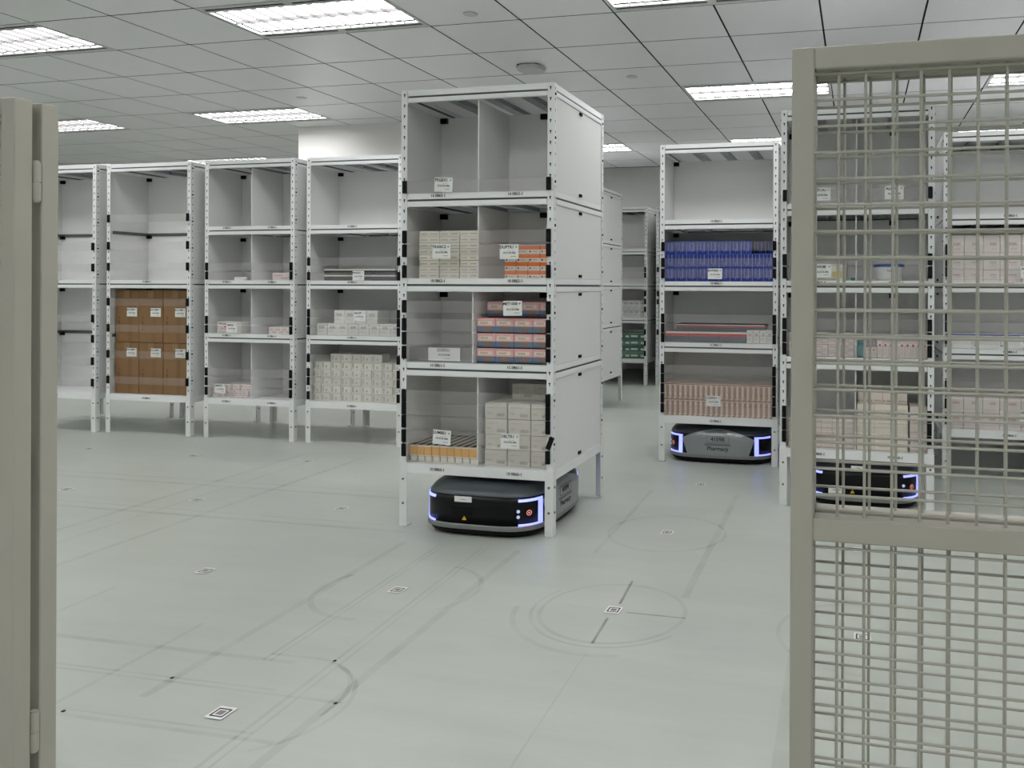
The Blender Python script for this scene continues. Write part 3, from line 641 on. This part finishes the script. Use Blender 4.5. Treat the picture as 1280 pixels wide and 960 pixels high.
# ------------------------------------------------------------------ robots
RA, RB = .300, .350
RBLK = mat('robot_black_gloss', (6, 7, 10), .3, spec=.25); RGRY = mat('robot_dark_grey', (74, 80, 84), .38, .2)
RSIL = mat('robot_silver', (150, 154, 156), .32, .45); RBASE = mat('robot_base_black', (10, 11, 12), .6, spec=.2); RSKT = mat('robot_skirt', (128, 130, 128), .4, .3)
PROF = [(.0, .94), (.012, .95), (.034, .985), (.058, 1.0), (.165, 1.0), (.190, .985), (.212, .93), (.228, .80), (.236, .62)]
def prof(z):
    for (a, s), (b, q) in zip(PROF, PROF[1:]):
        if a <= z <= b: return s + (q - s) * (z - a) / (b - a)
    return PROF[-1][1]
def se(t, o=0.0, s=1.0):
    c, n = math.cos(t), math.sin(t)
    x = RA * math.copysign(abs(c) ** .5, c); y = RB * math.copysign(abs(n) ** .5, n)
    nx = math.copysign(abs(x / RA) ** 3 / RA, x); ny = math.copysign(abs(y / RB) ** 3 / RB, y); l = math.hypot(nx, ny) or 1
    return x * s + o * nx / l, y * s + o * ny / l
TT = []
for q in range(4):                            # even spacing along the outline
    for i in range(16):
        u = i / 16; TT.append(q * math.pi / 2 + (math.asin(min(1, (math.sin(u * math.pi / 2)) ** 2)) if True else 0))
def loft(levels, o=0.0, cap0=True, cap1=True):
    bm = bmesh.new(); rings = []
    for z, s in levels: rings.append([bm.verts.new((*se(t, o, s), z)) for t in TT])
    n = len(TT)
    for a, b in zip(rings, rings[1:]):
        for i in range(n): bm.faces.new((a[i], a[(i + 1) % n], b[(i + 1) % n], b[i]))
    if cap0: bm.faces.new(rings[0][::-1])
    if cap1: bm.faces.new(rings[-1])
    return bm
def patch(us, vs, fn, o0, o1):
    """thin solid patch on the shell; fn(u,v) -> (t,z)"""
    bm = bmesh.new(); G = []
    for o in (o0, o1):
        G.append([[bm.verts.new((*se(fn(u, v)[0], o, prof(fn(u, v)[1])), fn(u, v)[1])) for v in vs] for u in us])
    nu, nv = len(us), len(vs)
    for k in range(2):
        for i in range(nu - 1):
            for j in range(nv - 1): bm.faces.new((G[k][i][j], G[k][i + 1][j], G[k][i + 1][j + 1], G[k][i][j + 1]))
    for i in range(nu - 1):
        for j in (0, nv - 1): bm.faces.new((G[0][i][j], G[0][i + 1][j], G[1][i + 1][j], G[1][i][j]))
    for j in range(nv - 1):
        for i in (0, nu - 1): bm.faces.new((G[0][i][j], G[0][i][j + 1], G[1][i][j + 1], G[1][i][j]))
    return bm
def lsp(a, b, n): return [a + (b - a) * i / n for i in range(n + 1)]
def t_of_y(y, right=True):
    a = math.asin(math.copysign(min(1, (abs(y) / RB)) ** 2, y)); return a if right else math.pi - a
def on_front(x):                               # point and heading on the front (-y) face for a given x
    t = -math.pi / 2 + math.copysign(math.asin((abs(x) / RA) ** 2), x); p = se(t); q = se(t, .01)
    return t, p, (q[0] - p[0]) / .01, (q[1] - p[1]) / .01
def robot_meshes():
    R = {}
    R['base'] = mesh('base', loft([(.006, .94), (.020, .975), (.0335, .985)]), RBASE, smooth=False)
    R['bumper_skirt'] = mesh('bumper_skirt', loft([(.034, .985), (.038, 1.0), (.054, 1.0), (.058, .992)], .007), RSKT)
    R['visor'] = mesh('visor', loft([(.0585, 1.0), (.165, 1.0), (.185, .987)]), RBLK, smooth=True)
    R['top_shell'] = mesh('top_shell', loft([(.1855, .988), (.190, .985), (.212, .93), (.228, .80), (.236, .62)]), RGRY, smooth=True)
    bm = bmesh.new(); addcyl(bm, (0, 0, .2365), (0, 0, 1), .19, .012, 40); R['lift_plate'] = mesh('lift_plate', bm, RBASE)
    bm = bmesh.new()
    addcyl(bm, (-.02, 0, .055), (1, 0, 0), .055, .04, 24)
    R['wheels'] = mesh('drive_wheels', bm, RBASE)
    for nm, right in (('r', True), ('l', False)):
        def fn(u, v, right=right):
            y = u * (.195 + .04 * v); zt = .160 + .060 * (1 - u * u); return t_of_y(y, right), .045 + (zt - .045) * v
        R['side_' + nm] = mesh('side_panel', patch(lsp(-1, 1, 24), lsp(0, 1, 8), fn, -.004, .0075), RSIL)
    # led brackets: an upright on the flank, arms round the corner
    for nm, s0, right in (('fr', -1, True), ('fl', -1, False), ('br', 1, True), ('bl', 1, False)):
        sgn = -1
        t0 = t_of_y(s0 * .236, right); t1 = t_of_y(s0 * .262, right); xe = .205
        _, _, _, _ = on_front(.1)
        te = on_front(xe if right else -xe)[0] if s0 < 0 else -on_front(xe if right else -xe)[0]
        def near(t, ref):
            while t - ref > math.pi: t -= 2 * math.pi
            while t - ref < -math.pi: t += 2 * math.pi
            return t
        te = near(te, t0)
        bm = patch(lsp(t0, t1, 3), [.056, .178], lambda u, v: (u, v), -.001, .004)
        for za, zb in ((.056, .067), (.167, .178)):
            b2 = patch(lsp(t1, te, 14), [za, zb], lambda u, v: (u, v), -.001, .004); me = bpy.data.meshes.new('tmp'); b2.to_mesh(me); b2.free(); bm.from_mesh(me); bpy.data.meshes.remove(me)
        R['led_' + nm] = mesh('led_bracket', bm, LED)
    return R
RM = robot_meshes()
def dot(parent, name, x, z, r, mt, th=.003):
    t, p, nx, ny = on_front(x); bm = bmesh.new(); addcyl(bm, (p[0], p[1], z), (nx, ny, 0), r, th, 16); return link(name, mesh(name, bm, mt), parent)
def ring(parent, name, x, z, r, r_in, mt):
    t, p, nx, ny = on_front(x); n = Vector((nx, ny, 0)); s = Vector((-ny, nx, 0)); u = Vector((0, 0, 1)); c = Vector((p[0], p[1], z)) + n * .0035; bm = bmesh.new(); A = []
    for i in range(20):
        a = 2 * math.pi * i / 20; d = s * math.cos(a) + u * math.sin(a); A.append((bm.verts.new(c + d * r), bm.verts.new(c + d * r_in)))
    for i in range(20): bm.faces.new((A[i][0], A[(i + 1) % 20][0], A[(i + 1) % 20][1], A[i][1]))
    return link(name, mesh(name, bm, mt), parent)
ROBT = mat('robot_print', (58, 60, 62), .6); ROBG = mat('robot_print_grey', (112, 115, 117), .6); YEL = mat('warning_yellow', (232, 190, 40), .5)
def make_robot(loc, rz, label, stickers=()):
    t = thing('warehouse_robot', label, 'robot', (*loc, 0), rz)
    link('base', RM['base'], t); link('bumper_skirt', RM['bumper_skirt'], t); v = link('visor', RM['visor'], t); link('top_shell', RM['top_shell'], t); link('lift_plate', RM['lift_plate'], t); [link('drive_wheel', RM['wheels'], t, (x_, 0, 0)) for x_ in (-.2, .2)]
    for nm, sg in (('r', 1), ('l', -1)):
        p = link('side_panel', RM['side_' + nm], t); rot = (math.pi / 2, 0, sg * math.pi / 2); X_ = sg * (RA + .0079)
        link('print', textmesh('41098', .036, ROBT), p, (X_, 0, .158), rot); link('print', textmesh('Pharmacy', .036, ROBT), p, (X_, 0, .098), rot)
        bm = bmesh.new(); addbox(bm, *sorted((X_ - .0004, X_ + .0001)), -.085, .085, .117, .131); link('print_band', mesh('print_band', bm, ROBG), p)
        bm = bmesh.new()
        for a in ((-.072, .072, .1365, .1385), (-.072, .072, .1775, .1795), (-.074, -.072, .1385, .1775), (.072, .074, .1385, .1775)): addbox(bm, *sorted((X_ - .0004, X_ + .0001)), *a)
        link('print_frame', mesh('print_frame', bm, ROBT), p)
    for nm in ('fr', 'fl', 'br', 'bl'): tag(link('led_bracket', RM['led_' + nm], t), 'glowing blue led bracket round the corner')
    dot(v, 'status_light', .205, .125, .0075, LEDW); dot(v, 'status_light', .205, .10, .0075, LEDW)
    e = dot(t, 'emergency_button', .245, .117, .011, RBASE, .003); ring(e, 'red_ring', .245, .117, .0125, .0095, LEDR); dot(e, 'red_core', .245, .117, .004, LEDR, .0036)
    bm = bmesh.new(); _, p, _, _ = on_front(-.06); addbox(bm, -.115, -.01, p[1] - .0015, p[1] + .006, .098, .128); link('front_slot', mesh('front_slot', bm, RBASE), t)
    bm = bmesh.new(); _, p, _, _ = on_front(-.05); y = p[1] - .0014
    vs = [bm.verts.new((-.05 + a, y, .076 + b)) for a, b in ((-.011, 0), (.011, 0), (0, .019))]; vb = [bm.verts.new((v_.co.x, y + .003, v_.co.z)) for v_ in vs]
    bm.faces.new(vs); bm.faces.new(vb[::-1])
    for i in range(3): bm.faces.new((vs[i], vs[(i + 1) % 3], vb[(i + 1) % 3], vb[i]))
    tr = link('warning_triangle', mesh('warning_triangle', bm, YEL), t); link('print', textmesh('!', .014, INK), tr, (-.05, y - .0003, .0835), FRONT)
    for x, z, wd, ht in stickers:
        _, p, nx, ny = on_front(x); s = prof(z)
        card(t, x, z, p[1] * s - .003, wd, ht, [('------', ht * .5, 0, .5, INKR)], name='sticker')
    return t
make_robot((-1.700, 3.725), 0, 'low black robot with blue led brackets carrying the pink box rack', [(-.055, .158, .085, .026)])
make_robot((-.888, 5.452), -math.pi / 2, 'low robot turned to show its silver side panel under the dark blue boxes')
make_robot((.018, 4.640), 0, 'low black robot with blue led brackets seen through the mesh gate', [(-.13, .070, .085, .042), (-.02, .196, .075, .022)])

# ------------------------------------------------------------------ mesh gates
ZT, ST, DP, PIT = 1.551, .0383, .040, .0451
M0, M1 = .710, .7487                       # middle rail
def wire(name, L, axis):
    def f():
        bm = bmesh.new(); addcyl(bm, (0, 0, 0), (1, 0, 0) if axis == 'x' else (0, 0, 1), .0026, L, 8); return mesh(name, bm, WIREM)
    return cached(('wire', round(L, 3), axis), f)
def tube(x0, x1, z0, z1):
    bm = bmesh.new(); addbox(bm, x0, x1, 0, DP, z0, z1); bmesh.ops.bevel(bm, geom=bm.edges[:], offset=.002, segments=1, affect='EDGES'); return bm
def gate_panel(x0, wd, y, label, vx, zph, hinges=(), castor=False):
    t = thing('mesh_gate_panel', label, 'gate', (x0, y, 0))
    for n_, a in (('stile', (0, ST, 0, ZT)), ('stile', (wd - ST, wd, 0, ZT)), ('top_rail', (ST, wd - ST, ZT - .038, ZT)), ('middle_rail', (ST, wd - ST, M0, M1)), ('bottom_rail', (ST, wd - ST, .04, .084))):
        link(n_, mesh(n_, tube(*a), GATE), t)
    x = vx - x0 - PIT * 30
    while x < wd - ST - .004:
        if x > ST + .004:
            link('vertical_wire', wire('vertical_wire', ZT - .038 - M1, 'z'), t, (x, DP / 2, M1)); link('vertical_wire', wire('vertical_wire', M0 - .084, 'z'), t, (x, DP / 2, .084))
        x += PIT
    z = zph - PIT * 40
    while z < ZT - .042:
        if z > .09 and not M0 - .005 < z < M1 + .005: link('horizontal_wire', wire('horizontal_wire', wd - 2 * ST, 'x'), t, (ST, DP / 2 - .0045, z))
        z += PIT
    for sx, z in hinges:
        bm = bmesh.new(); addcyl(bm, (0, 0, 0), (0, 0, 1), .0092, .04, 16); addcyl(bm, (0, 0, .042), (0, 0, 1), .0092, .044, 16); addcyl(bm, (0, 0, -.004), (0, 0, 1), .007, .094, 12)
        link('hinge', mesh('hinge', bm, GATE), t, (sx, DP + .01025, z))
    for cx_ in ((ST / 2, wd - ST / 2) if castor else ()):
        bm = bmesh.new(); addcyl(bm, (cx_ - .008, DP / 2, .0185), (1, 0, 0), .018, .016, 16); addbox(bm, cx_ - .012, cx_ + .012, DP / 2 - .005, DP / 2 + .005, .028, .042)
        link('castor', mesh('castor', bm, RBASE), t)
    return t
GY, GB = 1.395, 1.4555
gate_panel(-.1142, .90, GY, 'beige framed wire mesh gate panel standing in front of its folded twin', .0092, 1.147)
gate_panel(-.1142, .90, GB, 'beige framed wire mesh gate panel folded close behind the front one', .0180, 1.147)
gate_panel(-1.798 - .90, .90, GY, 'beige mesh gate panel with barrel hinges on its end post', -2.2, 1.148, hinges=((.90 - .003, 1.329), (.90 - .003, .096)))
gate_panel(-1.798 - .90, .90, GB, 'beige mesh gate panel hanging from the barrel hinges of the one in front', -2.21, 1.148)
